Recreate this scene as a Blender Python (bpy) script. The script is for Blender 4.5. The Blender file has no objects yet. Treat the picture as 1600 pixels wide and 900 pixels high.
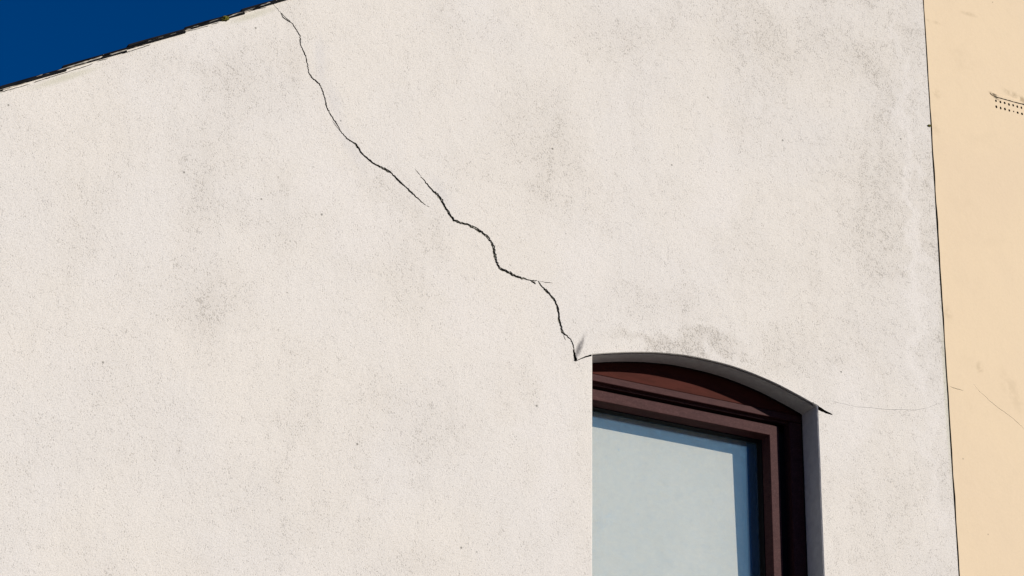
import bpy, bmesh, math, random
from mathutils import Vector, Matrix, noise
from mathutils.geometry import delaunay_2d_cdt

random.seed(7)
SC = bpy.context.scene
COL = SC.collection

# ------------------------------------------------------------------ camera
# The street-level camera looks up at the gable wall. Wall face: plane y = 0,
# x to the right along the wall, z up. ARCH_Z is the height of the arch spring.
ARCH_Z = 5.118
CAM_W, CAM_H, FPX = 1600, 900, 3873.79
_v = Vector((925 - 800, -8300 - 450, FPX))      # direction of the verticals
_h = Vector((9200 - 800, 2285 - 450, FPX))      # direction of the horizontals
Zc = _v.normalized()
Xc = (_h - Zc * _h.dot(Zc)).normalized()
Yc = Zc.cross(Xc)
CAM = Vector((-4.13005884, -7.53401597, ARCH_Z - 3.51766061))
cam_data = bpy.data.cameras.new('camera')
cam = bpy.data.objects.new('camera', cam_data)
COL.objects.link(cam)
R = Matrix(((Xc.x, -Xc.y, -Xc.z), (Yc.x, -Yc.y, -Yc.z), (Zc.x, -Zc.y, -Zc.z)))
cam.matrix_world = Matrix.Translation(CAM) @ R.to_4x4()
cam_data.sensor_width = 36.0
cam_data.lens = 36.0 * FPX / 1600
cam_data.clip_start = 0.1
cam_data.clip_end = 6000
SC.camera = cam

def at(px, py, y=0.0):
    """point (x, z above the arch spring) where a sight line meets the plane y"""
    c = Vector((px - 800, py - 450, FPX))
    d = Vector((Xc.dot(c), Yc.dot(c), Zc.dot(c)))
    t = (y - CAM.y) / d.y
    p = CAM + d * t
    return (p.x, p.z - ARCH_Z)

# ------------------------------------------------------------------ world, sun
S = Vector((0.79, -1.0, 0.47)).normalized()       # towards the sun
ELEV = math.asin(S.z); ROT = math.atan2(S.x, S.y)
W = bpy.data.worlds.new('World'); SC.world = W; W.use_nodes = True
wn = W.node_tree.nodes; wl = W.node_tree.links
sky = wn.new('ShaderNodeTexSky'); sky.sky_type = 'NISHITA'; sky.sun_disc = False
sky.sun_elevation = ELEV; sky.sun_rotation = ROT
sky.altitude = 300; sky.air_density = 1.0; sky.dust_density = 0.0; sky.ozone_density = 3.0
hs = wn.new('ShaderNodeHueSaturation'); hs.inputs['Saturation'].default_value = 1.5
wl.new(sky.outputs[0], hs.inputs['Color'])
bg = wn['Background']; bg.inputs[1].default_value = 0.055
tint = wn.new('ShaderNodeMix'); tint.data_type = 'RGBA'; tint.blend_type = 'MULTIPLY'; tint.inputs[0].default_value = 1
tint.inputs[7].default_value = (1.0, .76, 1.12, 1)          # deep polarised blue of a clear winter sky
wl.new(hs.outputs[0], tint.inputs[6]); wl.new(tint.outputs[2], bg.inputs[0])
sd = bpy.data.lights.new('sun', 'SUN'); sd.energy = 4.4; sd.angle = math.radians(0.5)
sd.color = (1.0, 0.955, 0.895)
sun = bpy.data.objects.new('sun', sd); COL.objects.link(sun)
sun.rotation_euler = (-S).to_track_quat('-Z', 'Y').to_euler()
sun.location = (20, -30, 30)
SC.view_settings.view_transform = 'Standard'; SC.view_settings.look = 'None'
SC.view_settings.gamma = 1; SC.view_settings.use_curve_mapping = False
SC.view_settings.exposure = 0.0

# ------------------------------------------------------------------ materials
class NT:
    def __init__(s, name, rough=0.9, spec=0.2):
        s.m = bpy.data.materials.new(name); s.m.use_nodes = True
        s.n = s.m.node_tree.nodes; s.l = s.m.node_tree.links
        s.b = s.n['Principled BSDF']
        s.b.inputs['Roughness'].default_value = rough
        s.b.inputs['Specular IOR Level'].default_value = spec
        s.tc = s.n.new('ShaderNodeTexCoord').outputs['Object']
    def set(s, inp, v):
        if isinstance(v, bpy.types.NodeSocket): s.l.new(v, inp)
        elif v is not None: inp.default_value = v
    def mapped(s, scale=(1, 1, 1), loc=(0, 0, 0), rot=(0, 0, 0), src=None):
        m = s.n.new('ShaderNodeMapping'); s.l.new(src or s.tc, m.inputs[0])
        m.inputs['Location'].default_value = loc; m.inputs['Rotation'].default_value = rot
        m.inputs['Scale'].default_value = scale
        return m.outputs[0]
    def noise(s, scale, detail=4, rough=0.55, dist=0.0, vec=None):
        t = s.n.new('ShaderNodeTexNoise'); s.l.new(vec or s.tc, t.inputs['Vector'])
        t.inputs['Scale'].default_value = scale; t.inputs['Detail'].default_value = detail
        t.inputs['Roughness'].default_value = rough; t.inputs['Distortion'].default_value = dist
        return t.outputs[0]
    def voro(s, scale, vec=None, rand=1.0):
        t = s.n.new('ShaderNodeTexVoronoi'); s.l.new(vec or s.tc, t.inputs['Vector'])
        t.inputs['Scale'].default_value = scale; t.inputs['Randomness'].default_value = rand
        return t
    def math(s, op, a, b=0.5, c=None, clamp=False):
        t = s.n.new('ShaderNodeMath'); t.operation = op; t.use_clamp = clamp
        s.set(t.inputs[0], a); s.set(t.inputs[1], b)
        if c is not None: s.set(t.inputs[2], c)
        return t.outputs[0]
    def step(s, v, a, b, lo=0.0, hi=1.0):
        t = s.n.new('ShaderNodeMapRange'); t.interpolation_type = 'SMOOTHSTEP'
        s.set(t.inputs[0], v); s.set(t.inputs[1], a); s.set(t.inputs[2], b)
        s.set(t.inputs[3], lo); s.set(t.inputs[4], hi)
        return t.outputs[0]
    def mix(s, f, a, b):
        t = s.n.new('ShaderNodeMix'); t.data_type = 'RGBA'
        s.set(t.inputs[0], f)
        for k, v in ((6, a), (7, b)):
            if isinstance(v, tuple): v = (*v, 1) if len(v) == 3 else v
            s.set(t.inputs[k], v)
        return t.outputs[2]
    def blob(s, x, z, rx, rz, ang=0.0, warp=None):
        """soft patch of dirt with its own place on the wall, 1 at the centre"""
        v = s.mapped((1 / rx, 0.0001, 1 / rz), (0, 0, 0), (0, 0, 0), src=s._off(x, z, ang, warp))
        t = s.n.new('ShaderNodeVectorMath'); t.operation = 'LENGTH'; s.l.new(v, t.inputs[0])
        return s.step(t.outputs['Value'], 1.0, 0.15)
    def _off(s, x, z, ang, warp):
        t = s.n.new('ShaderNodeVectorMath'); t.operation = 'SUBTRACT'
        s.l.new(warp or s.tc, t.inputs[0]); t.inputs[1].default_value = (x, 0, z)
        if not ang: return t.outputs[0]
        r = s.n.new('ShaderNodeVectorRotate'); r.rotation_type = 'Y_AXIS'
        s.l.new(t.outputs[0], r.inputs['Vector']); r.inputs['Angle'].default_value = -ang
        return r.outputs[0]
    def bump(s, h, strength, dist, prev=None):
        t = s.n.new('ShaderNodeBump'); s.l.new(h, t.inputs['Height'])
        t.inputs['Strength'].default_value = strength; t.inputs['Distance'].default_value = dist
        if prev is not None: s.l.new(prev, t.inputs['Normal'])
        return t.outputs[0]
    def finish(s, color, normal=None):
        s.set(s.b.inputs['Base Color'], color if not isinstance(color, tuple) else (*color, 1))
        if normal is not None: s.l.new(normal, s.b.inputs['Normal'])
        return s.m

SEAM_X = 1.632
def P(px, py):
    x, z = at(px, py); return x, z + ARCH_Z

def wall_material():
    s = NT('white_render', 0.95, 0.12)
    # warped coordinates so that no patch has a clean outline
    wv = s.n.new('ShaderNodeTexNoise'); s.l.new(s.tc, wv.inputs['Vector'])
    wv.inputs['Scale'].default_value = 5.0; wv.inputs['Detail'].default_value = 7; wv.inputs['Roughness'].default_value = .62
    w1 = s.n.new('ShaderNodeVectorMath'); w1.operation = 'MULTIPLY_ADD'
    s.l.new(wv.outputs[1], w1.inputs[0]); w1.inputs[1].default_value = (.50, .50, .50); 
    w0 = s.n.new('ShaderNodeVectorMath'); w0.operation = 'ADD'
    s.l.new(s.tc, w0.inputs[0]); w0.inputs[1].default_value = (-.25, -.25, -.25)
    s.l.new(w0.outputs[0], w1.inputs[2])
    warp = w1.outputs[0]
    # tonal patches
    big = s.noise(0.9, 5, 0.55, 0.6)
    mid = s.noise(3.2, 6, 0.62, 0.8)
    strk = s.noise(2.6, 5, 0.6, 0.3, s.mapped((2.4, 1, .55), rot=(0, .15, 0)))
    sep = s.n.new('ShaderNodeSeparateXYZ'); s.l.new(s.tc, sep.inputs[0])
    # dirt settles on the upper right part of the wall
    side = s.step(s.math('ADD', sep.outputs[0], s.math('MULTIPLY', sep.outputs[2], 0.55)), 3.1, 5.7)
    mott = s.noise(13, 6, .68, 1.4, s.mapped((1.15, 1, .85), rot=(0, .5, 0)))
    dirt = s.math('MULTIPLY', side, s.math('MULTIPLY_ADD', s.step(big, .40, .66), .12, .22))
    dirt = s.math('MULTIPLY_ADD', s.step(mid, .42, .70), s.math('MULTIPLY_ADD', side, .16, .14), dirt)
    dirt = s.math('MULTIPLY_ADD', s.step(strk, .50, .72), .16, dirt)
    dirt = s.math('MULTIPLY_ADD', s.step(mott, .46, .70), s.math('MULTIPLY_ADD', dirt, .55, .05), dirt)
    spots = [  # pixel centre of a patch, half sizes in metres, tilt, weight
        (1065, 538, .30, .045, -.16, .95), (1175, 575, .20, .045, -.42, .42), (1010, 545, .14, .04, 0, .3),
        (310, 478, .19, .15, 0, .42), (655, 432, .26, .19, 0, .36), (330, 260, .14, .42, .1, .30),
        (830, 205, .20, .22, .3, .42), (1240, 70, .45, .13, 0, .22), (960, 50, .30, .14, 0, .30),
        (620, 330, .25, .12, .6, .28), (1240, 545, .14, .13, 0, .40), (1370, 470, .12, .32, 0, .20),
        (1020, 470, .3, .09, 0, .28), (660, 650, .22, .18, 0, .27), (400, 800, .30, .18, 0, .2),
        (1350, 340, .14, .3, 0, .2), (890, 300, .2, .2, -.6, .22), (180, 640, .2, .25, 0, .18),
        (420, 130, .2, .14, 0, .2), (250, 100, .3, .08, 0, .22), (1310, 560, .06, .12, 0, .34),
        (640, 870, .2, .1, 0, .22), (100, 330, .18, .2, 0, .16), (1380, 780, .12, .3, 0, .2)]
    for px, py, rx, rz, a, wgt in spots:
        x, z = P(px, py)
        dirt = s.math('MULTIPLY_ADD', s.blob(x, z, rx * 1.45, rz * 1.45, a, warp), wgt * .66, dirt)
    dirt = s.math('MINIMUM', dirt, 1.0)
    # clean re-rendered band beside the cracks, by the left jamb, by the seam
    clean = None
    for px, py, rx, rz, a in [(560, 330, .16, .5, -.75), (720, 470, .2, .42, -.8), (900, 400, .16, .3, -.4),
                              (1432, 420, .055, 2.2, 0), (860, 700, .14, .6, 0), (1110, 300, .2, .4, .3),
                              (1330, 640, .12, .3, 0)]:
        x, z = P(px, py)
        b = s.blob(x, z, rx, rz, a, warp)
        clean = b if clean is None else s.math('MAXIMUM', clean, b)
    dirt = s.math('MULTIPLY', dirt, s.math('SUBTRACT', 1.0, s.math('MULTIPLY', clean, .75)))
    warmth = s.step(s.noise(1.6, 4, .5, .4), .38, .64)
    base = s.mix(warmth, (.81, .752, .665), (.80, .750, .678))
    base = s.mix(s.math('MULTIPLY', clean, .5), base, (.82, .767, .70))
    tone = s.math('MULTIPLY', dirt, .70)
    base = s.mix(tone, base, (.60, .545, .465))
    # fine grain of the float finish
    fine = s.noise(210, 3, .7)
    fine2 = s.noise(75, 4, .65)
    base = s.mix(s.step(fine, .30, .60, .44, 0), base, (.42, .39, .34))
    # soot caught in the pits: specks, dense where the wall is dirty
    pn = s.noise(23, 5, .75)
    speck = None
    for sc, st, lo, k in ((190, (1.2, 1, .8), .60, 1.0), (120, (1, 1, .8), .26, .9)):
        pit = s.voro(sc, s.mapped(st, (sc * .1, 0, 0)))
        thr = s.math('MULTIPLY_ADD', dirt, .22, s.math('MULTIPLY_ADD', pn, 1.3, -.34))
        sp = s.step(pit.outputs['Distance'], thr, s.math('SUBTRACT', thr, .22))
        cut = s.math('MULTIPLY_ADD', dirt, .60, lo)
        sp = s.math('MULTIPLY', sp, s.step(s.n_sep(pit.outputs['Color']), cut, s.math('SUBTRACT', cut, .25)))
        sp = s.math('MULTIPLY', sp, k)
        speck = sp if speck is None else s.math('MAXIMUM', speck, sp)
    base = s.mix(s.math('MULTIPLY', speck, s.math('MULTIPLY_ADD', dirt, .24, .25)), base, (.19, .165, .13))
    # scattered single pits
    pit2 = s.voro(17)
    sp2 = s.math('MULTIPLY', s.step(pit2.outputs['Distance'], .10, .04), s.step(s.n_sep(pit2.outputs['Color']), .08, .05))
    base = s.mix(s.math('MULTIPLY', sp2, .75), base, (.13, .12, .10))
    # soot smear rising from the corner where the crack meets the arch
    x, z = P(903, 545)
    sm = s.blob(x + .006, z + .005, .017, .085, .36)
    sm = s.math('MULTIPLY', sm, s.step(s.noise(60, 3, .6, 0, s.mapped((1.6, 1, .4))), .28, .55))
    base = s.mix(s.math('MULTIPLY', sm, .8), base, (.12, .11, .11))
    # grey filler smears beside the crack
    for px, py, rx, rz, a in [(548, 226, .05, .15, -.6), (500, 95, .035, .15, -.1), (524, 160, .04, .12, -.3), (690, 300, .03, .1, -.7)]:
        x, z = P(px, py)
        base = s.mix(s.math('MULTIPLY', s.blob(x, z, rx, rz, a, None), .20), base, (.55, .54, .55))
    # moss green near the verge and the seam
    for px, py, rx, rz, a in [(395, 24, .16, .02, -.56), (1465, 330, .014, .5, 0), (1478, 610, .016, .6, 0), (100, 122, .2, .02, -.56)]:
        x, z = P(px, py)
        base = s.mix(s.math('MULTIPLY', s.blob(x, z, rx, rz, a), .42), base, (.50, .48, .33))
    n = s.bump(s.noise(4, 4, .5), .6, .006)
    n = s.bump(s.noise(26, 5, .6, .6), .45, .0035, n)
    n = s.bump(fine2, .40, .0018, n)
    n = s.bump(fine, .50, .0010, n)
    n = s.bump(s.math('MULTIPLY', speck, -1.0), .5, .0015, n)
    return s.finish(base, n)

def n_sep(s, c):
    t = s.n.new('ShaderNodeSeparateColor'); s.l.new(c, t.inputs[0]); return t.outputs[0]
NT.n_sep = n_sep

def cream_material():
    s = NT('cream_render', 0.85, 0.2)
    w = s.step(s.noise(1.1, 5, .55, .6), .36, .66)
    base = s.mix(w, (.80, .632, .42), (.78, .615, .415))
    m = s.step(s.noise(6, 6, .62, .6), .52, .75)
    base = s.mix(s.math('MULTIPLY', m, .14), base, (.60, .47, .31))
    base = s.mix(s.step(s.noise(150, 3, .7), .30, .6, .08, 0), base, (.5, .38, .25))
    stains = [(1580, 612, .05, .11, -.45, .20), (1530, 575, .02, .03, 0, .35), (1592, 154, .10, .020, .27, .70),
              (1462, 195, .03, .06, 0, .2), (1505, 95, .08, .07, 0, .08),
              (1462, 146, .03, .03, 0, .25), (1512, 22, .05, .012, 0, .3), (1460, 35, .05, .01, 0, .35), (1480, 490, .03, .04, 0, .25)]
    for px, py, rx, rz, a, wt in stains:
        x, z = P(px, py)
        b = s.math('MULTIPLY', s.blob(x, z, rx * 1.3, rz * 1.3, a), s.step(s.noise(22, 5, .65, .5), .38, .62))
        base = s.mix(s.math('MULTIPLY', b, wt * 1.1, clamp=True), base, (.42, .32, .19))
    pit = s.voro(9)
    sp = s.math('MULTIPLY', s.step(pit.outputs['Distance'], .045, .02), s.step(s.n_sep(pit.outputs['Color']), .22, .18))
    base = s.mix(s.math('MULTIPLY', sp, .7), base, (.16, .12, .08))
    # dirt washed over the top edge of the air brick
    x, z = P(1551, 148)
    b = s.math('MULTIPLY', s.blob(x + .01, z - .006, .045, .016, .45), s.step(s.noise(85, 3, .6), .40, .58))
    base = s.mix(s.math('MULTIPLY', b, .9), base, (.12, .09, .05))
    n = s.bump(s.noise(5, 4, .5), .5, .005)
    n = s.bump(s.noise(60, 4, .6), .3, .0012, n)
    n = s.bump(s.noise(220, 3, .6), .35, .0005, n)
    return s.finish(base, n)

def simple(name, col, col2, scale=20, rough=.8, spec=.3, bump=.3, dist=.002, detail=4, stretch=(1, 1, 1)):
    s = NT(name, rough, spec)
    nz = s.noise(scale, detail, .6, .3, s.mapped(stretch))
    c = s.mix(s.step(nz, .35, .65), col, col2)
    return s.finish(c, s.bump(nz, bump, dist))

M = {}
M['render'] = wall_material()
M['cream'] = cream_material()
M['crack'] = simple('crack_inside', (.10, .09, .065), (.02, .018, .014), 60, .95, .1)
M['chip'] = simple('weathered_crack_edge', (.42, .39, .33), (.15, .145, .105), 90, .95, .1, .6, .002)
M['reveal'] = simple('shaded_reveal_render', (.56, .53, .50), (.50, .47, .445), 30, .95, .1, .4, .001)  # same render as the wall, its shade painted in as a darker colour
M['slate'] = simple('slate', (.014, .014, .015), (.007, .007, .008), 18, .85, .08, .5, .002, stretch=(1, 1, 1))
M['mortar'] = simple('lime_mortar', (.66, .60, .51), (.34, .31, .26), 45, .95, .1, .8, .004)
M['moss'] = simple('moss', (.16, .15, .03), (.06, .06, .015), 120, 1, .05, .9, .004)
M['plaster'] = simple('inner_plaster', (.60, .66, .58), (.52, .58, .50), 8, .9, .2)
M['seal_and_shade'] = simple('black_rubber_and_shade', (.006, .006, .007), (.004, .004, .004), 50, .8, .15, .1)
M['asphalt'] = simple('asphalt', (.055, .055, .057), (.04, .04, .042), 90, .9, .2, .6, .004)
M['paving'] = simple('paving_stone', (.13, .125, .115), (.10, .095, .09), 14, .9, .2, .4, .002)
M['kerb'] = simple('kerb_stone', (.30, .295, .28), (.22, .215, .205), 20, .9, .2, .4, .002)
M['paint'] = simple('road_paint', (.75, .75, .72), (.6, .6, .57), 30, .7, .3, .2, .001)
M['ground'] = simple('ground', (.09, .085, .07), (.06, .065, .045), 3, 1, .1, .4, .01)
M['felt'] = simple('roof_board', (.12, .09, .06), (.07, .05, .035), 10, .9, .2)

def maroon():
    s = NT('maroon_woodgrain_frame', .52, .045)
    g = s.noise(70, 4, .65, .3, s.mapped((.35, 1, 1)))
    sp = s.noise(330, 2, .6)
    c = s.mix(s.step(g, .35, .65), (.068, .026, .024), (.052, .019, .018))
    c = s.mix(s.step(sp, .52, .68, 0, .30), c, (.17, .095, .085))
    c = s.mix(s.step(sp, .48, .34, 0, .35), c, (.035, .014, .014))
    return s.finish(c, s.bump(sp, .35, .0006))
M['maroon'] = maroon()
def head_mat():
    s = NT('red_brown_head_panel', .6, .02)
    g = s.noise(40, 4, .65, .3, s.mapped((.3, 1, 1)))
    c = s.mix(s.step(g, .35, .65), (.076, .021, .015), (.060, .017, .012))
    return s.finish(c, s.bump(g, .2, .0006))
M['head'] = head_mat()
def glass():
    s = NT('window_glass'); s.n.remove(s.b)
    out = s.n['Material Output']
    tr = s.n.new('ShaderNodeBsdfTransparent'); tr.inputs[0].default_value = (.965, .98, .975, 1)
    gl = s.n.new('ShaderNodeBsdfGlossy'); gl.inputs['Roughness'].default_value = .012
    nb = s.bump(s.noise(1.6, 2, .4), .12, .01); s.l.new(nb, gl.inputs['Normal'])
    fr = s.n.new('ShaderNodeFresnel')
    geo = s.n.new('ShaderNodeNewGeometry')      # the same reflectance from both sides of the pane
    s.l.new(s.math('MULTIPLY_ADD', geo.outputs['Backfacing'], 1 / 1.45 - 1.45, 1.45), fr.inputs[0])
    mx = s.n.new('ShaderNodeMixShader'); s.l.new(fr.outputs[0], mx.inputs[0])
    s.l.new(tr.outputs[0], mx.inputs[1]); s.l.new(gl.outputs[0], mx.inputs[2])
    # thin film of dust and water marks, thicker under the top rail, blue haze light put into its colour
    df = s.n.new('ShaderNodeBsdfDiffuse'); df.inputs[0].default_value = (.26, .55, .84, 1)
    sep = s.n.new('ShaderNodeSeparateXYZ'); s.l.new(s.tc, sep.inputs[0])
    top = s.step(sep.outputs[2], ARCH_Z - .27, ARCH_Z - .12)
    dust_haze = s.math('MULTIPLY', s.step(s.noise(60, 6, .8, .2, s.mapped((1, 1, .5))), .42, .75), s.math('MULTIPLY_ADD', top, .06, .012))
    dust_haze = s.math('ADD', dust_haze, s.step(s.noise(48, 5, .75, .4, s.mapped((.7, 1, 1))), .3, .72, .068, .108))
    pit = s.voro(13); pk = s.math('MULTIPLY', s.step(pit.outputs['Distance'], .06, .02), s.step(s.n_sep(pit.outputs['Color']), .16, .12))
    dust_haze = s.math('ADD', dust_haze, s.math('MULTIPLY', pk, .25))
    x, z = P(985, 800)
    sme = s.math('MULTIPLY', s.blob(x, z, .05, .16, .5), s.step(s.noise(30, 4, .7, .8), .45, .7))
    dust_haze = s.math('ADD', dust_haze, s.math('MULTIPLY', sme, .05))
    m2 = s.n.new('ShaderNodeMixShader'); s.l.new(dust_haze, m2.inputs[0])
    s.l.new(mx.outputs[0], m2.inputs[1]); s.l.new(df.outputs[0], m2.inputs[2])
    s.l.new(m2.outputs[0], out.inputs[0])
    return s.m
M['glass'] = glass()
def blind_mat():
    s = NT('blind_fabric', .85, .15)
    n1 = s.noise(1.8, 4, .5, .5); n2 = s.noise(14, 4, .6)
    c = s.mix(s.step(n1, .35, .65), (.80, .71, .58), (.76, .68, .555))
    c = s.mix(s.step(n2, .5, .8, 0, .12), c, (.38, .40, .39))
    return s.finish(c, s.bump(s.noise(2.2, 3, .5), .5, .01))
M['blind'] = blind_mat()

# ------------------------------------------------------------------ helpers
def link(name, me, mat, parent=None):
    o = bpy.data.objects.new(name, me); COL.objects.link(o)
    if mat is not None and not me.materials: me.materials.append(M[mat])
    if parent: o.parent = parent
    return o
def tag(o, label=None, cat=None, group=None, kind=None):
    if label: o['label'] = label
    if cat: o['category'] = cat
    if group: o['group'] = group
    if kind: o['kind'] = kind
    return o
def empty(name, loc=(0, 0, 0)):
    o = bpy.data.objects.new(name, None); COL.objects.link(o); o.location = loc
    o.empty_display_size = .3
    return o
def mesh_obj(name, verts, faces, mat, parent=None, smooth=False):
    me = bpy.data.meshes.new(name); me.from_pydata(verts, [], faces); me.update()
    bm = bmesh.new(); bm.from_mesh(me); bmesh.ops.remove_doubles(bm, verts=bm.verts, dist=1e-6)
    bmesh.ops.recalc_face_normals(bm, faces=bm.faces); bm.to_mesh(me); bm.free()
    if smooth:
        for p in me.polygons: p.use_smooth = True
    return link(name, me, mat, parent)
def boxes(name, lst, mat, parent=None, bevel=0.0):
    """boxes given as (x0,x1,y0,y1,z0,z1) joined into one mesh"""
    bm = bmesh.new()
    for x0, x1, y0, y1, z0, z1 in lst:
        r = bmesh.ops.create_cube(bm, size=1)
        bmesh.ops.scale(bm, vec=(x1 - x0, y1 - y0, z1 - z0), verts=r['verts'])
        bmesh.ops.translate(bm, vec=((x0 + x1) / 2, (y0 + y1) / 2, (z0 + z1) / 2), verts=r['verts'])
    if bevel: bmesh.ops.bevel(bm, geom=bm.edges[:], offset=bevel, segments=2, affect='EDGES')
    me = bpy.data.meshes.new(name); bm.to_mesh(me); bm.free()
    return link(name, me, mat, parent)
def inside(p, poly):
    x, y = p; c = False; n = len(poly); j = n - 1
    for i in range(n):
        xi, yi = poly[i]; xj, yj = poly[j]
        if (yi > y) != (yj > y) and x < (xj - xi) * (y - yi) / (yj - yi) + xi: c = not c
        j = i
    return c
def relief(outer, regions, yf, mats):
    """Front sheet at y=yf with regions (poly, depth or None, key) sunk into it.
    Later regions win. Returns {key: (verts, faces)}."""
    vs, es = [], []
    for poly in [outer] + [r[0] for r in regions]:
        b = len(vs); n = len(poly)
        vs += [Vector(p) for p in poly]; es += [(b + i, b + (i + 1) % n) for i in range(n)]
    V, E_, F, *_ = delaunay_2d_cdt(vs, es, [], 0, 1e-6)
    bbs = [(min(p[0] for p in r[0]), max(p[0] for p in r[0]), min(p[1] for p in r[0]), max(p[1] for p in r[0])) for r in regions]
    cls = []
    for f in F:
        cx = sum(V[i].x for i in f) / len(f); cy = sum(V[i].y for i in f) / len(f)
        if not inside((cx, cy), outer): cls.append(-2); continue
        k = -1
        for ri, (r, bb) in enumerate(zip(regions, bbs)):
            if bb[0] <= cx <= bb[1] and bb[2] <= cy <= bb[3] and inside((cx, cy), r[0]): k = ri
        cls.append(k)
    def dep(k): return None if k == -2 else (0.0 if k == -1 else regions[k][1])
    def key(k): return 'front' if k == -1 else regions[k][2]
    out = {}
    def add(kk, pts):
        v, fc = out.setdefault(kk, ([], [])); b = len(v); v += pts; fc.append(tuple(range(b, b + len(pts))))
    edge = {}
    for f, k in zip(F, cls):
        d = dep(k)
        if d is not None:
            add(key(k), [(V[i].x, yf + d, V[i].y + ARCH_Z) for i in f])
        for a, b in zip(f, f[1:] + f[:1]): edge.setdefault((min(a, b), max(a, b)), []).append(k)
    for (a, b), ks in edge.items():
        if len(ks) != 2: continue
        d0, d1 = dep(ks[0]), dep(ks[1])
        if d0 is None or d1 is None or d0 == d1: continue
        kk = key(ks[0] if d0 > d1 else ks[1])
        A, B = V[a], V[b]
        add(kk, [(A.x, yf + d0, A.y + ARCH_Z), (B.x, yf + d0, B.y + ARCH_Z), (B.x, yf + d1, B.y + ARCH_Z), (A.x, yf + d1, A.y + ARCH_Z)])
    return out
def sheet(name, data, mat, parent):
    v, f = data
    me = bpy.data.meshes.new(name); me.from_pydata(v, [], f); me.update()
    bm = bmesh.new(); bm.from_mesh(me); bmesh.ops.remove_doubles(bm, verts=bm.verts, dist=1e-6)
    for fc in bm.faces:
        if fc.normal.y > 0.5: fc.normal_flip()
    bm.to_mesh(me); bm.free()
    return link(name, me, mat, parent)
def zoomed(pts, ox, oy, s): return [(ox + x / s, oy + y / s) for x, y in pts]
def ribbon(pts_px, wfun, jit=.35, step=3.0, seed=0, wjit=.35, tip=(True, True)):
    """ragged closed outline round a centre line given in photograph pixels"""
    rnd = random.Random(seed); L = []
    for (x0, y0), (x1, y1) in zip(pts_px, pts_px[1:]):
        n = max(1, int(math.hypot(x1 - x0, y1 - y0) / step))
        for i in range(n): L.append((x0 + (x1 - x0) * i / n, y0 + (y1 - y0) * i / n))
    L.append(pts_px[-1]); n = len(L); left, right = [], []
    L = [(x + rnd.uniform(-jit, jit), y + rnd.uniform(-jit, jit)) for x, y in L]
    w1 = 1.0
    for i, (x, y) in enumerate(L):
        a = L[max(0, i - 1)]; b = L[min(n - 1, i + 1)]
        tx, ty = b[0] - a[0], b[1] - a[1]; l = math.hypot(tx, ty) or 1; nx, ny = -ty / l, tx / l
        t = i / (n - 1); w1 = .6 * w1 + .4 * rnd.uniform(1 - wjit, 1 + wjit)
        w = wfun(t) * w1 * .5
        if i == 0 and tip[0] or i == n - 1 and tip[1]: left.append(at(x, y)); continue
        left.append(at(x + nx * w * rnd.uniform(.8, 1.2), y + ny * w * rnd.uniform(.8, 1.2)))
        right.append(at(x - nx * w * rnd.uniform(.8, 1.2), y - ny * w * rnd.uniform(.8, 1.2)))
    return left + right[::-1]

# ------------------------------------------------------------------ setting
gm = boxes('ground', [(-400, 400, -400, 400, -.5, -.13)], 'ground'); tag(gm, kind='structure')
road = boxes('road', [(-120, 120, -12.0, -3.02, -.125, -.12)], 'asphalt'); tag(road, kind='structure')
for k in range(-8, 9):
    pass
mk = boxes('road_marking', [(x * 6.0, x * 6.0 + 3.0, -7.55, -7.45, -.1199, -.116) for x in range(-15, 16)], 'paint'); tag(mk, kind='structure')
pv = boxes('pavement', [(-120, 120, -2.85, -.02, -.3, -.004)], 'paving'); tag(pv, kind='structure')
kb = boxes('kerb', [(x * .915, x * .915 + .907, -3.0, -2.856, -.3, -.002) for x in range(-60, 60)], 'kerb', None, .008); tag(kb, kind='structure')
pv2 = boxes('pavement', [(-120, 120, -16.0, -12.2, -.3, -.002)], 'paving'); tag(pv2, kind='structure')
kb2 = boxes('kerb', [(x * .915, x * .915 + .907, -12.19, -12.04, -.3, .0)for x in range(-60, 60)], 'kerb', None, .008); tag(kb2, kind='structure')

# ------------------------------------------------------------------ white house
house = empty('rendered_house', (0, 0, 0))
tag(house, 'off-white rendered house gable with a long diagonal crack and an arched window', 'house')

SLOPE = math.atan(.632)
def verge(x): return .538 + .632 * (x + 2.335)            # top of the render, above ARCH_Z
SEAM = 1.632
XL = -4.6
# seam edge wobbles a little
seam_pts = []
for i in range(61):
    z = -ARCH_Z + i * (3.0 + ARCH_Z) / 60
    seam_pts.append((SEAM + .0025 * noise.noise(Vector((z * 2.3, 3, 0))) + .0022 * noise.noise(Vector((z * 11, 8, 0))), z))
outer = [(XL, -ARCH_Z)] + seam_pts
top = []
x = SEAM - .01
while x > XL:
    top.append((x, verge(x) + .004 * noise.noise(Vector((x * 7, 0, 0))) - .003))
    x -= .05
outer += top + [(XL, verge(XL))]

ARC_PX = [(924.8, 553.6), (945, 552.3), (972, 550.9), (1000, 550.4), (1024.5, 550.9), (1047, 552.6), (1070.7, 555.2), (1102, 561.3),
          (1134.3, 569.3), (1157.4, 576.6), (1178, 584.4), (1200.7, 593.9), (1221, 603.4), (1241.2, 614.1), (1260, 624.4), (1277.3, 634.4)]
arc = [at(*p) for p in ARC_PX]
arc[0] = (0.0, arc[0][1]); arc[-1] = (1.0, arc[-1][1])
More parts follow.
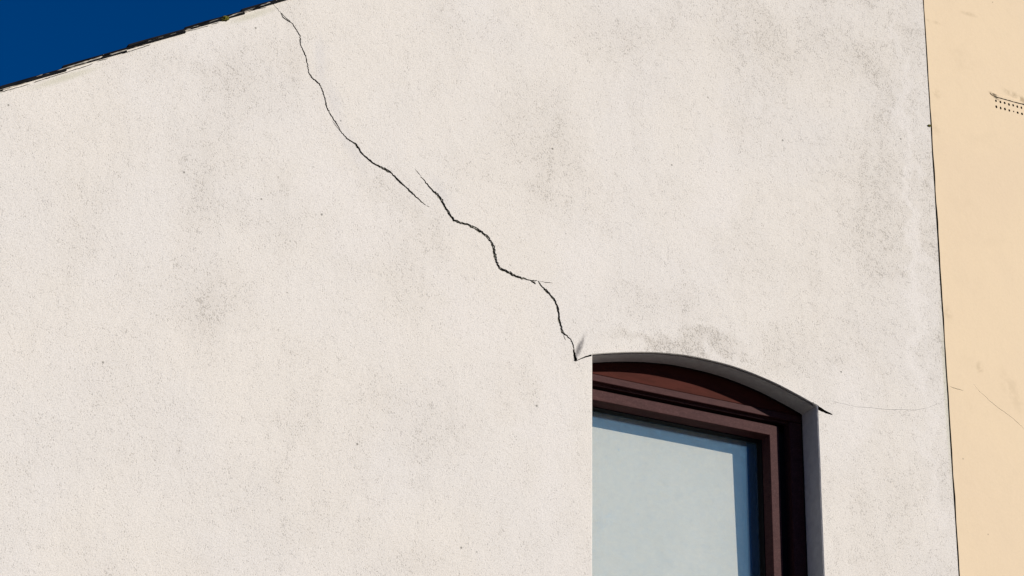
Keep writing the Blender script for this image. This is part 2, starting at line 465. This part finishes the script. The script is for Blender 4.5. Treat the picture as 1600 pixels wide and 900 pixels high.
# one step of Catmull-Rom smoothing
sm = []
for i in range(len(arc) - 1):
    p0 = Vector(arc[max(0, i - 1)]); p1 = Vector(arc[i]); p2 = Vector(arc[i + 1]); p3 = Vector(arc[min(len(arc) - 1, i + 2)])
    for t in (0, .5):
        sm.append(tuple(.5 * ((2 * p1) + (p2 - p0) * t + (2 * p0 - 5 * p1 + 4 * p2 - p3) * t * t + (3 * p1 - p0 - 3 * p2 + p3) * t ** 3)))
sm.append(arc[-1]); arc = sm
WB = -1.36                                                   # sill level
jamb = [(-1.36 + 1.35 * i / 12) for i in range(12)]
def opening(off):
    L = [(-off, WB)]
    L += [(-off + .0012 * noise.noise(Vector((z * 6, 1, 4))), z) for z in jamb[1:]]
    L += [(x - off if i == 0 else x + off if i == len(arc) - 1 else x, z + off * .6) for i, (x, z) in enumerate(arc)]
    L += [(1 + off + .0012 * noise.noise(Vector((z * 6, 7, 4))), z) for z in jamb[:0:-1]]
    L += [(1 + off, WB)]
    return L
open_out, open_in = opening(.004), opening(0.0)

# cracks (centre lines traced on the photograph, laid on the wall plane)
c1 = zoomed([(70, 16), (80, 28), (100, 50), (125, 75), (150, 98), (168, 125), (183, 150), (182, 180), (192, 205), (205, 230), (213, 265), (218, 300),
      (232, 322), (262, 346), (274, 370), (282, 400), (292, 440), (305, 470), (325, 500), (345, 532), (355, 550), (380, 577), (410, 594),
      (427, 615), (432, 630), (460, 655), (485, 675), (520, 693), (555, 712), (585, 742), (620, 775), (660, 812), (690, 840), (705, 850)], 400, 0, 2.647)
c2 = zoomed([(45, 40), (65, 65), (85, 90), (105, 108), (120, 120), (135, 145), (150, 175), (165, 198), (182, 222), (210, 233), (240, 240),
      (265, 253), (295, 270), (320, 290), (335, 310), (347, 335), (352, 365), (358, 395), (372, 422), (400, 432), (430, 450), (465, 463),
      (500, 472), (530, 473)], 640, 260, 2.647)
c3 = zoomed([(528, 472), (538, 485), (550, 500), (575, 525), (597, 550), (610, 575), (616, 610), (622, 650), (632, 688), (650, 700), (668, 718),
      (678, 745), (683, 775), (688, 806)], 640, 260, 2.647)
lipL = [(900, 564), (908, 560.2), (916, 557.2), (923, 555.3), (930, 554.6)]
lipR = [(1268, 631.6), (1277, 636.6), (1285, 641), (1293, 645), (1301, 648)]
hair = [zoomed([(20, 8), (32, 22), (47, 42)], 640, 260, 2.647), zoomed([(530, 474), (560, 479), (596, 483)], 640, 260, 2.647),
        zoomed([(702, 849), (712, 853), (720, 857)], 400, 0, 2.647), zoomed([(632, 690), (638, 704), (646, 722)], 640, 260, 2.647),
        zoomed([(312, 495), (328, 518), (350, 545)], 400, 0, 2.647),
        [(1301, 627), (1318, 631), (1340, 636), (1362, 637), (1385, 640), (1408, 640), (1430, 641), (1450, 637), (1462, 632), (1476, 628)],
        [(868, 285), (880, 293)][:0]][:6]
regions = [(open_out, None, 'hole')]
bell = lambda a, b: (lambda t: a * min(1, 5 * t + .25, 5 * (1 - t) + .25) * (1 + b * math.sin(t * 40)))
groups = {
  'crack_upper': [ribbon(c1, bell(1.7, .05), .6, 1.8, 1, .35), ribbon(zoomed([(100, 50), (112, 72), (128, 84), (142, 94)], 400, 0, 2.647), bell(1.5, 0), .3, 3, 5)],
  'crack_lower': [ribbon(c2, bell(1.7, .05), .65, 1.8, 2, .4), ribbon(c3, bell(1.6, .05), .6, 1.8, 3, .4), ribbon(zoomed([(500, 470), (510, 478), (523, 488)], 640, 260, 2.647), bell(2.4, 0), .2, 2, 9),
                  ribbon(zoomed([(676, 755), (683, 780), (688, 808)], 640, 260, 2.647), lambda t: 2 + 4 * t, .5, 2, 14, .3, (True, True))],
}
edges_w = {'u': ribbon(c1[20:], bell(2.9, .15), .6, 2, 21, .5), 'l': ribbon(c2, bell(3.9, .1), .8, 2, 22, .5), 'm': ribbon(c3[:11], bell(3.2, .1), .8, 2, 23, .5)}
for k, p in edges_w.items(): regions.append((p, .0035, 'chip_' + k))
for i, h in enumerate(hair):
    w = .20 if i >= 5 else .8
    regions.append((ribbon(h, lambda t, w=w: w * math.sin(math.pi * min(.95, max(.05, t))) + .15, .35, 3, 30 + i, .5), .004, 'hair_%d' % i))
for k, ps in groups.items():
    for p in ps: regions.append((p, .030 if k == 'crack_upper' else .012, k))
regions.append((ribbon(lipL, lambda t: .8 + 2.2 * t, .15, 2, 41, .15, (True, False)), .05, 'slot_l'))
regions.append((ribbon(lipR, lambda t: 6.6 * (1 - t) + 1.6, .15, 2, 42, .1, (False, True)), .05, 'slot_r'))
# dark grooves put in as the shadow line beneath the verge mortar
under_px = [[(0, 144.5), (24, 137.5), (46, 131.5)], [(52, 129), (90, 117), (130, 105), (146, 98.5)], [(150, 96), (170, 91.5)],
            [(190, 84), (215, 76.5), (236, 69.5)], [(290, 49.6), (310, 44.5), (327, 40)], [(330, 38), (343, 35)], [(375, 22.6), (395, 16), (417, 11)], [(420, 8), (437, 3.4)]]
for i, u in enumerate(under_px):
    regions.append((ribbon(u, lambda t: 1.0, .35, 3, 50 + i, .5), .010, 'under%d' % i))
# the opening wins over everything lying inside it
data = relief(outer, regions + [(open_in, None, 'hole')], 0.0, M)
wall = sheet('wall', data['front'], 'render', house)
lab = {'crack_upper': 'long thin diagonal crack running down from the roof verge', 'crack_lower': 'wider ragged mossy crack ending at the arched window corner',
       'slot_l': 'short slit left of the window arch', 'slot_r': 'short dark slit right of the window arch'}
for k, d in data.items():
    if k == 'front': continue
    nm, mt = ('crack', 'crack') if not k.startswith('chip') else ('crack_edge', 'chip')
    if k.startswith('under'): nm, mt = 'shadow_line_groove', 'crack'
    if k.startswith('hair'): nm = 'hairline_crack'
    if k.startswith('slot'): nm = 'slit'
    o = sheet(nm, d, mt, wall)
    if k in lab: o['label'] = lab[k]

# bevelled edge, jambs and soffit of the opening, with a drip groove behind the arch edge
REV = .115
v, f = [], []
n = len(open_in)
arc0, arc1 = 12, 12 + len(arc) - 1
prof = [(0.0, None), (.004, 0.0), (.005, 0.0), (.0052, .011), (.017, .011), (.0172, 0.0), (.06, 0.0), (.108, 0.0), (REV + .004, 0.0)]
for yy, g in prof:
    for i in range(n):
        if g is None: x, z = open_out[i]
        else:
            x, z = open_in[i]
            if arc0 < i < arc1 and g: z += g * (1.0 if i < arc1 - 6 else 1.0)
        v.append((x, yy, z + ARCH_Z))
for r in range(len(prof) - 1):
    for i in range(n - 1):
        f.append((r * n + i, r * n + i + 1, (r + 1) * n + i + 1, (r + 1) * n + i))
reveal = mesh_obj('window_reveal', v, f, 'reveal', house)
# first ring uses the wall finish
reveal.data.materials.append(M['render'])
reveal.data.materials.append(M['seal_and_shade'])
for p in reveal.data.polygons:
    if min(reveal.data.vertices[i].co.y for i in p.vertices) > .105: p.material_index = 2  # innermost ring: shade beside the frame put in as black
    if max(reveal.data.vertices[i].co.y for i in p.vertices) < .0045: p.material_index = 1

# sides and back of the house
def prism_wall(name, pts, y0, y1, mat, parent):
    n = len(pts); v = [(x, y0, z + ARCH_Z) for x, z in pts] + [(x, y1, z + ARCH_Z) for x, z in pts]
    f = [tuple(range(n)), tuple(range(2 * n - 1, n - 1, -1))] + [(i, (i + 1) % n, n + (i + 1) % n, n + i) for i in range(n)]
    return mesh_obj(name, v, f, mat, parent)
DEPTH = 6.0
prism_wall('back_wall', [(XL, -ARCH_Z), (SEAM - .02, -ARCH_Z), (SEAM - .02, verge(SEAM) - .02), (XL, verge(XL) - .02)], DEPTH - .3, DEPTH, 'render', house)
boxes('side_wall', [(XL, XL + .3, .001, DEPTH - .301, 0, ARCH_Z + verge(XL) - .02)], 'render', house)

# ------------------------------------------------------------------ roof
roof = empty('slate_roof', (0, 0, 0)); roof.parent = house
prism_wall('roof_board', [(XL - .12, verge(XL - .12) - .012), (SEAM - .03, verge(SEAM - .03) - .012), (SEAM - .03, verge(SEAM - .03) - .03), (XL - .12, verge(XL - .12) - .03)], .03, DEPTH + .02, 'felt', roof)
up = Vector((math.cos(SLOPE), 0, math.sin(SLOPE))); nrm = Vector((-math.sin(SLOPE), 0, math.cos(SLOPE)))
def slate_mesh(seed):
    rnd = random.Random(seed); bm = bmesh.new()
    Lg, Wd, T = .50, .295, .007
    nx, ny = 6, 3; g = {}
    for k, zz in ((0, 0.0), (1, T)):
        for i in range(nx + 1):
            for j in range(ny + 1):
                ex = rnd.uniform(-.008, .004) if i == 0 else 0
                ey = rnd.uniform(-.004, .003) if j == 0 else 0
                g[k, i, j] = bm.verts.new((i * Lg / nx + ex + (.003 if k and i == 0 else 0), j * Wd / ny + ey + (.003 if k and j == 0 else 0), zz + rnd.uniform(-.0006, .0006)))
    for i in range(nx):
        for j in range(ny):
            bm.faces.new((g[1, i, j], g[1, i + 1, j], g[1, i + 1, j + 1], g[1, i, j + 1]))
            bm.faces.new((g[0, i, j], g[0, i, j + 1], g[0, i + 1, j + 1], g[0, i + 1, j]))
    for i in range(nx):
        bm.faces.new((g[0, i, 0], g[0, i + 1, 0], g[1, i + 1, 0], g[1, i, 0])); bm.faces.new((g[0, i, ny], g[1, i, ny], g[1, i + 1, ny], g[0, i + 1, ny]))
    for j in range(ny):
        bm.faces.new((g[0, 0, j], g[1, 0, j], g[1, 0, j + 1], g[0, 0, j + 1])); bm.faces.new((g[0, nx, j], g[0, nx, j + 1], g[1, nx, j + 1], g[1, nx, j]))
    me = bpy.data.meshes.new('slate'); bm.to_mesh(me); bm.free(); me.materials.append(M['slate']); return me
slates = [slate_mesh(k) for k in range(4)]
TAILS = [at(px, py)[0] for px, py in ((3, 139), (101, 103), (200, 68.5), (291, 42), (377, 15.5))]
gauge = (TAILS[-1] - TAILS[0]) / 4
tails = [TAILS[0] - gauge * k for k in range(8, 0, -1)] + TAILS + [TAILS[-1] + gauge * k for k in range(1, 11)]
tilt = .007 / .25
dl = (up + nrm * -tilt).normalized(); dn = Vector((-dl.z, 0, dl.x))
stuff_v, stuff_f = [], []
for c in range(20):
    for r, xt in enumerate(tails):
        x = xt + (gauge * .0)
        if x > SEAM - .5 * math.cos(SLOPE) or x < XL - .3: continue
        rnd = random.Random(c * 100 + r)
        base = Vector((x, 0, ARCH_Z + verge(x))) + nrm * (.002 + rnd.uniform(-.0012, .0015) )
        yy = (-.011 + rnd.uniform(-.003, .004)) if c == 0 else (c * .3 - .02 + (.0 if r % 2 else 0))
        Mx = Matrix((( dl.x, 0, dn.x, base.x), (0, 1, 0, yy), (dl.z, 0, dn.z, base.z), (0, 0, 0, 1)))
        if c < 8:
            o = link('slate', slates[rnd.randrange(4)], None, roof); o.matrix_world = Mx
        else:
            me = slates[rnd.randrange(4)]; b = len(stuff_v)
            stuff_v += [tuple(Mx @ q.co) for q in me.vertices]; stuff_f += [tuple(b + i for i in p.vertices) for p in me.polygons]
so = mesh_obj('far_slates', stuff_v, stuff_f, 'slate', roof); so['kind'] = 'stuff'

# mortar bedding: an irregular strip along the verge, one length under each slate
def mortar(x0, x1, seed):
    rnd = random.Random(seed); N = max(4, int((x1 - x0) / .012)); v, f = [], []
    for i in range(N + 1):
        x = x0 + (x1 - x0) * i / N; t = i / N
        lo = -.0075 - .007 * noise.noise(Vector((x * 9, seed, 0))) + rnd.uniform(-.0022, .0022)
        if i in (0, N): lo = -.001
        hi = -.001 + .004 * t
        y1 = -.007 + .004 * noise.noise(Vector((x * 25, 2, 0)))
        zt = verge(x) + ARCH_Z
        v += [(x, .02, zt + lo), (x, y1 + .002, zt + lo), (x, y1 - .002, zt + (lo + hi) / 2 + rnd.uniform(-.002, .002)), (x, y1 + .003, zt + hi), (x, .02, zt + hi)]
    for i in range(N):
        for j in range(4): f.append((i * 5 + j, i * 5 + 5 + j, i * 5 + 6 + j, i * 5 + 1 + j))
    f += [(0, 1, 2, 3, 4), tuple(N * 5 + k for k in (4, 3, 2, 1, 0))]
    mesh_obj('mortar_fillet', v, f, 'mortar', roof)
for r, xt in enumerate(tails):
    if xt < SEAM - .3: mortar(xt - .07, min(xt + gauge - .078, SEAM - .03), r)

def lump(name, c, size, parent, seed, squash=.6):
    bm = bmesh.new(); bmesh.ops.create_icosphere(bm, subdivisions=3, radius=1)
    for q in bm.verts:
        d = 1 + .35 * noise.noise(q.co * 2.3 + Vector((seed, 0, 0))) + .2 * noise.noise(q.co * 6 + Vector((0, seed, 0)))
        q.co = Vector((q.co.x * size * d, q.co.y * size * squash * d, q.co.z * size * .6 * d)) + Vector(c)
    me = bpy.data.meshes.new(name); bm.to_mesh(me); bm.free()
    return link(name, me, 'moss', parent)
x, z = at(351.5, 29.5); lump('moss', (x, -.006, z + ARCH_Z), .0145, roof, 3)
x, z = at(346, 31); lump('moss', (x, -.004, z + ARCH_Z), .009, roof, 5)

# ------------------------------------------------------------------ window
win = empty('arched_window', (0, 0, 0)); win.parent = house
A, B, G, BL = REV, .135, .175, .26
ZA = ARCH_Z
# arched head panel behind the arch, its face set a little behind the frame head
panel_pts = [(-.05, -.0045)] + [(-.05, .05)] + [(-.03 + 1.06 * i / 24, .0 + .13 * math.sin(math.pi * i / 24) ** .7 + .03) for i in range(25)] + [(1.05, .05), (1.05, -.0045)]
prism_wall('head_panel', panel_pts, A + .006, A + .06, 'head', win)
# outer frame: head and jambs, as a mitred section in (offset inwards, y)
def rect_frame(name, x0, x1, z0, z1, prof, mat, parent, sm=False):
    """prof = list of (inset, y) swept round the rectangle with mitred corners"""
    v, f = [], []; m = len(prof)
    for cx, cz, sx, sz in ((x0, z0, 1, 1), (x1, z0, -1, 1), (x1, z1, -1, -1), (x0, z1, 1, -1)):
        for ins, y in prof: v.append((cx + sx * ins, y, cz + sz * ins + ZA))
    for c in range(4):
        for j in range(m):
            a, b = c * m + j, c * m + (j + 1) % m; c2_, d2_ = ((c + 1) % 4) * m + (j + 1) % m, ((c + 1) % 4) * m + j
            f.append((a, b, c2_, d2_))
    return mesh_obj(name, v, f, mat, parent)
zB = WB + .02
rect_frame('outer_frame', -.03, 1.03, zB, -.0085, [(0, A + .05), (.0, A + .002), (.0015, A), (.026, A), (.0275, A + .0015), (.0275, B), (.0365, B), (.0365, A + .06)], 'maroon', win)
# side posts of the outer frame are wider than its head
boxes('frame_post', [(-.02, -.001, A + .0015, A + .055, zB + .03, -.04)], 'maroon', win, .001)
boxes('frame_post', [(.945, 1.02, A + .0015, A + .055, zB + .03, -.04)], 'maroon', win, .001)
boxes('frame_seal', [(-.02, 1.02, B + .022, B + .03, -.075, -.03)], 'seal_and_shade', win)
boxes('frame_seal', [(-.02, .04, B + .022, B + .03, zB + .02, -.03)], 'seal_and_shade', win)
boxes('frame_seal', [(.89, .96, B + .022, B + .03, zB + .02, -.03)], 'seal_and_shade', win)
# sash with a splayed glazing bead
SX0, SX1, SZ1, SZ0 = .012, .906, -.0615, zB + .06
sash = rect_frame('sash', SX0, SX1, SZ0, SZ1, [(0, B + .085), (0, B + .0015), (.0015, B), (.0415, B), (.043, B + .0015), (.053, G), (.053, B + .085)], 'maroon', win)
rect_frame('glazing_seal', SX0, SX1, SZ0, SZ1, [(.0531, G + .001), (.0565, G + .001), (.0565, B + .084), (.0531, B + .084)], 'seal_and_shade', win)
GP = .211
boxes('glass_pane', [(SX0 + .0566, SX1 - .0566, GP, GP + .005, SZ0 + .0566 + ZA, SZ1 - .0566 + ZA)], 'glass', win)
# fix up heights of boxes given relative to the arch spring
for o in list(win.children):
    if o.name.split('.')[0] in ('frame_post', 'frame_seal'):
        for q in o.data.vertices: q.co.z += ZA
# sill below the frame, out of the picture
sill = boxes('window_sill', [(-.05, 1.05, -.05, A + .03, WB - .06, WB + .018)], 'kerb', win, .006)
for q in sill.data.vertices: q.co.z += ZA

# inner reveal and the room behind
def tube(name, x0, x1, z0, z1, y0, y1, mat, parent):
    v = [(x, y, z + ZA) for y in (y0, y1) for x, z in ((x0, z0), (x1, z0), (x1, z1), (x0, z1))]
    f = [(i, (i + 1) % 4, 4 + (i + 1) % 4, 4 + i) for i in range(4)]
    me = bpy.data.meshes.new(name); me.from_pydata(v, [], f); return link(name, me, mat, parent)
tube('inner_reveal', .0, .915, zB + .01, -.035, B + .086, .40, 'plaster', house)
rp = [(-2.5, -2.2), (1.5, -2.2), (1.5, .5), (-2.5, .5)]
v = [(x, .40, z + ZA) for x, z in rp] + [(x, 3.5, z + ZA) for x, z in rp] + [(x, .40, z + ZA) for x, z in ((.0, zB + .01), (.915, zB + .01), (.915, -.035), (.0, -.035))]
f = [(0, 1, 5, 4), (1, 2, 6, 5), (2, 3, 7, 6), (3, 0, 4, 7), (4, 5, 6, 7), (0, 1, 9, 8), (1, 2, 10, 9), (2, 3, 11, 10), (3, 0, 8, 11)]
mesh_obj('room', v, f, 'plaster', house)

# ------------------------------------------------------------------ blind (hangs in the window: a thing of its own)
blind = empty('roller_blind', (.47, BL, ARCH_Z - .04))
tag(blind, 'pale grey roller blind drawn down behind the glass of the arched window', 'blind')
nx, nz = 24, 40; x0, x1, z0, z1 = .02, .834, -1.24, -.06
v, f = [], []
for s_ in (0, 1):
    for j in range(nz + 1):
        for i in range(nx + 1):
            x = x0 + (x1 - x0) * i / nx; z = z0 + (z1 - z0) * j / nz
            y = .003 * math.sin(x * 5) * (z - z1) + .0012 * noise.noise(Vector((x * 3, z * 2, 0))) - .022 * (z1 - z) * .9 + s_ * .0015
            v.append((x - .47, y, z + .04))
m_ = (nx + 1) * (nz + 1)
for s_ in (0, 1):
    for j in range(nz):
        for i in range(nx):
            a = s_ * m_ + j * (nx + 1) + i; f.append((a, a + 1, a + nx + 2, a + nx + 1))
for j in range(nz):
    for i in (0, nx): a = j * (nx + 1) + i; f.append((a, a + nx + 1, m_ + a + nx + 1, m_ + a))
for i in range(nx):
    for j in (0, nz): a = j * (nx + 1) + i; f.append((a, a + 1, m_ + a + 1, m_ + a))
fab = mesh_obj('fabric', v, f, 'blind', blind, True)
boxes('bottom_bar', [(x0 - .47, x1 - .47, -.036, -.020, z0 + .02, z0 + .045)], 'blind', blind, .003)
bm = bmesh.new(); bmesh.ops.create_cone(bm, cap_ends=True, segments=24, radius1=.014, radius2=.014, depth=x1 - x0 + .03)
bmesh.ops.rotate(bm, verts=bm.verts, cent=(0, 0, 0), matrix=Matrix.Rotation(math.pi / 2, 3, 'Y')); bmesh.ops.translate(bm, verts=bm.verts, vec=((x0 + x1) / 2 - .47, .016, -.018))
me = bpy.data.meshes.new('roller'); bm.to_mesh(me); bm.free(); link('roller', me, 'blind', blind)

# ------------------------------------------------------------------ cream house
neigh = empty('cream_house', (0, 0, 0))
tag(neigh, 'cream painted house wall to the right of the dark seam with a small air brick', 'house')
CX0, CY = SEAM + .0006, -.003
cs = [(CX0 + .004 + .0022 * noise.noise(Vector((z * 1.7, 5, 2))) + .0030 * noise.noise(Vector((z * 9, 5, 2))), z) for z in [3.6 - i * (3.6 + ARCH_Z) / 180 for i in range(181)]]
cout = [(8.0, -ARCH_Z), (8.0, 3.6)] + cs
# air brick
hx0, hz0 = at(1556.3, 157.3, CY); hx1, _ = at(1596.2, 168.9, CY)
pitch = (hx1 - hx0) / 6; _, hz1 = at(1556.4, 166.6, CY)
ax0, ax1, az0, az1 = hx0 - .014, hx0 + pitch * 8 + .014, hz1 - .016, hz0 + .016
plate = [(ax0, az0), (ax1, az0), (ax1, az1), (ax0, az1)]
def slit_line(pts, w, seed): return ribbon(pts, lambda t: w * math.sin(math.pi * min(.95, max(.05, t))) + .12, .35, 3, seed, .5)
creg = [(slit_line([(1520, 600), (1530, 612), (1541, 622), (1553, 633), (1567, 643), (1583, 655), (1600, 671), (1615, 680)], .30, 61), .003, 'hair'),
        (slit_line([(1482, 604), (1492, 607), (1505, 611)], .6, 62), .003, 'hair2'),
        (ribbon([(1546, 145.5), (1552, 147.5), (1557, 150.5), (1570, 154.2), (1585, 158.4), (1600, 162.6), (1625, 169.6)], lambda t: 4.0, .5, 2.5, 64, .4, (True, False)), -.0025, 'lip'),
        (ribbon([(1551, 150.5), (1556, 152.8), (1570, 156.6), (1585, 160.8), (1600, 165), (1625, 172)], lambda t: 1.9, .3, 3, 63, .4, (True, False)), .0025, 'slit'),
        (plate, None, 'hole')]
cd = relief(cout, creg, CY, M)
cwall = sheet('wall', cd['front'], 'cream', neigh)
sheet('hairline_crack', cd['hair'], 'crack', cwall); sheet('hairline_crack', cd['hair2'], 'crack', cwall)
sheet('plaster_lip', cd['lip'], 'cream', cwall)
if 'slit' in cd: sheet('slit', cd['slit'], 'mortar', cwall)
rg = []
rnd = random.Random(4)
for i in range(9):
    for j in (0, 1):
        cx, cz = hx0 + i * pitch + rnd.uniform(-.0008, .0008), (hz0 if j == 0 else hz1) + rnd.uniform(-.001, .001)
        rx, rz = .0050 + rnd.uniform(-.0006, .0005), .0066 + rnd.uniform(-.001, .0006)
        if (i, j) == (4, 1): rx, rz = .0032, .004
        rg.append(([(cx + rx * math.cos(a) * (1.1 if k % 2 else 1), cz + rz * math.sin(a) * (1.1 if k % 2 else 1)) for k, a in enumerate([math.pi * 2 * q / 8 + .39 for q in range(8)])], .025, 'hole'))
pd = relief(plate, rg, CY, M)
ab = sheet('air_brick', pd['front'], 'cream', cwall)
o = sheet('vent_holes', pd['hole'], 'crack', cwall)
# rest of the cream house
prism_wall('back_wall', [(CX0 + .03, -ARCH_Z), (8.0, -ARCH_Z), (8.0, 3.6), (CX0 + .03, 3.6)], DEPTH - .3, DEPTH, 'cream', neigh)
boxes('side_wall', [(7.7, 8.0, CY + .001, DEPTH - .301, 0, ARCH_Z + 3.6)], 'cream', neigh)
boxes('party_wall', [(CX0 + .018, CX0 + .3, CY + .02, DEPTH - .301, 0, ARCH_Z + 3.6)], 'cream', neigh)
boxes('flat_roof', [(CX0 + .02, 8.1, CY - .08, DEPTH + .1, ARCH_Z + 3.602, ARCH_Z + 3.75)], 'kerb', neigh)
boxes('seam_sealant', [(SEAM - .02, CX0 + .05, .010, .016, .01, ARCH_Z + 2.9)], 'crack', house)
x, z = at(1452.5, 196, -.004); lump('moss', (x, -.003, z + ARCH_Z), .008, cwall, 9, .4)
print('objects', len(bpy.data.objects), 'tris', sum(len(o.data.polygons) for o in bpy.data.objects if o.type == 'MESH'))
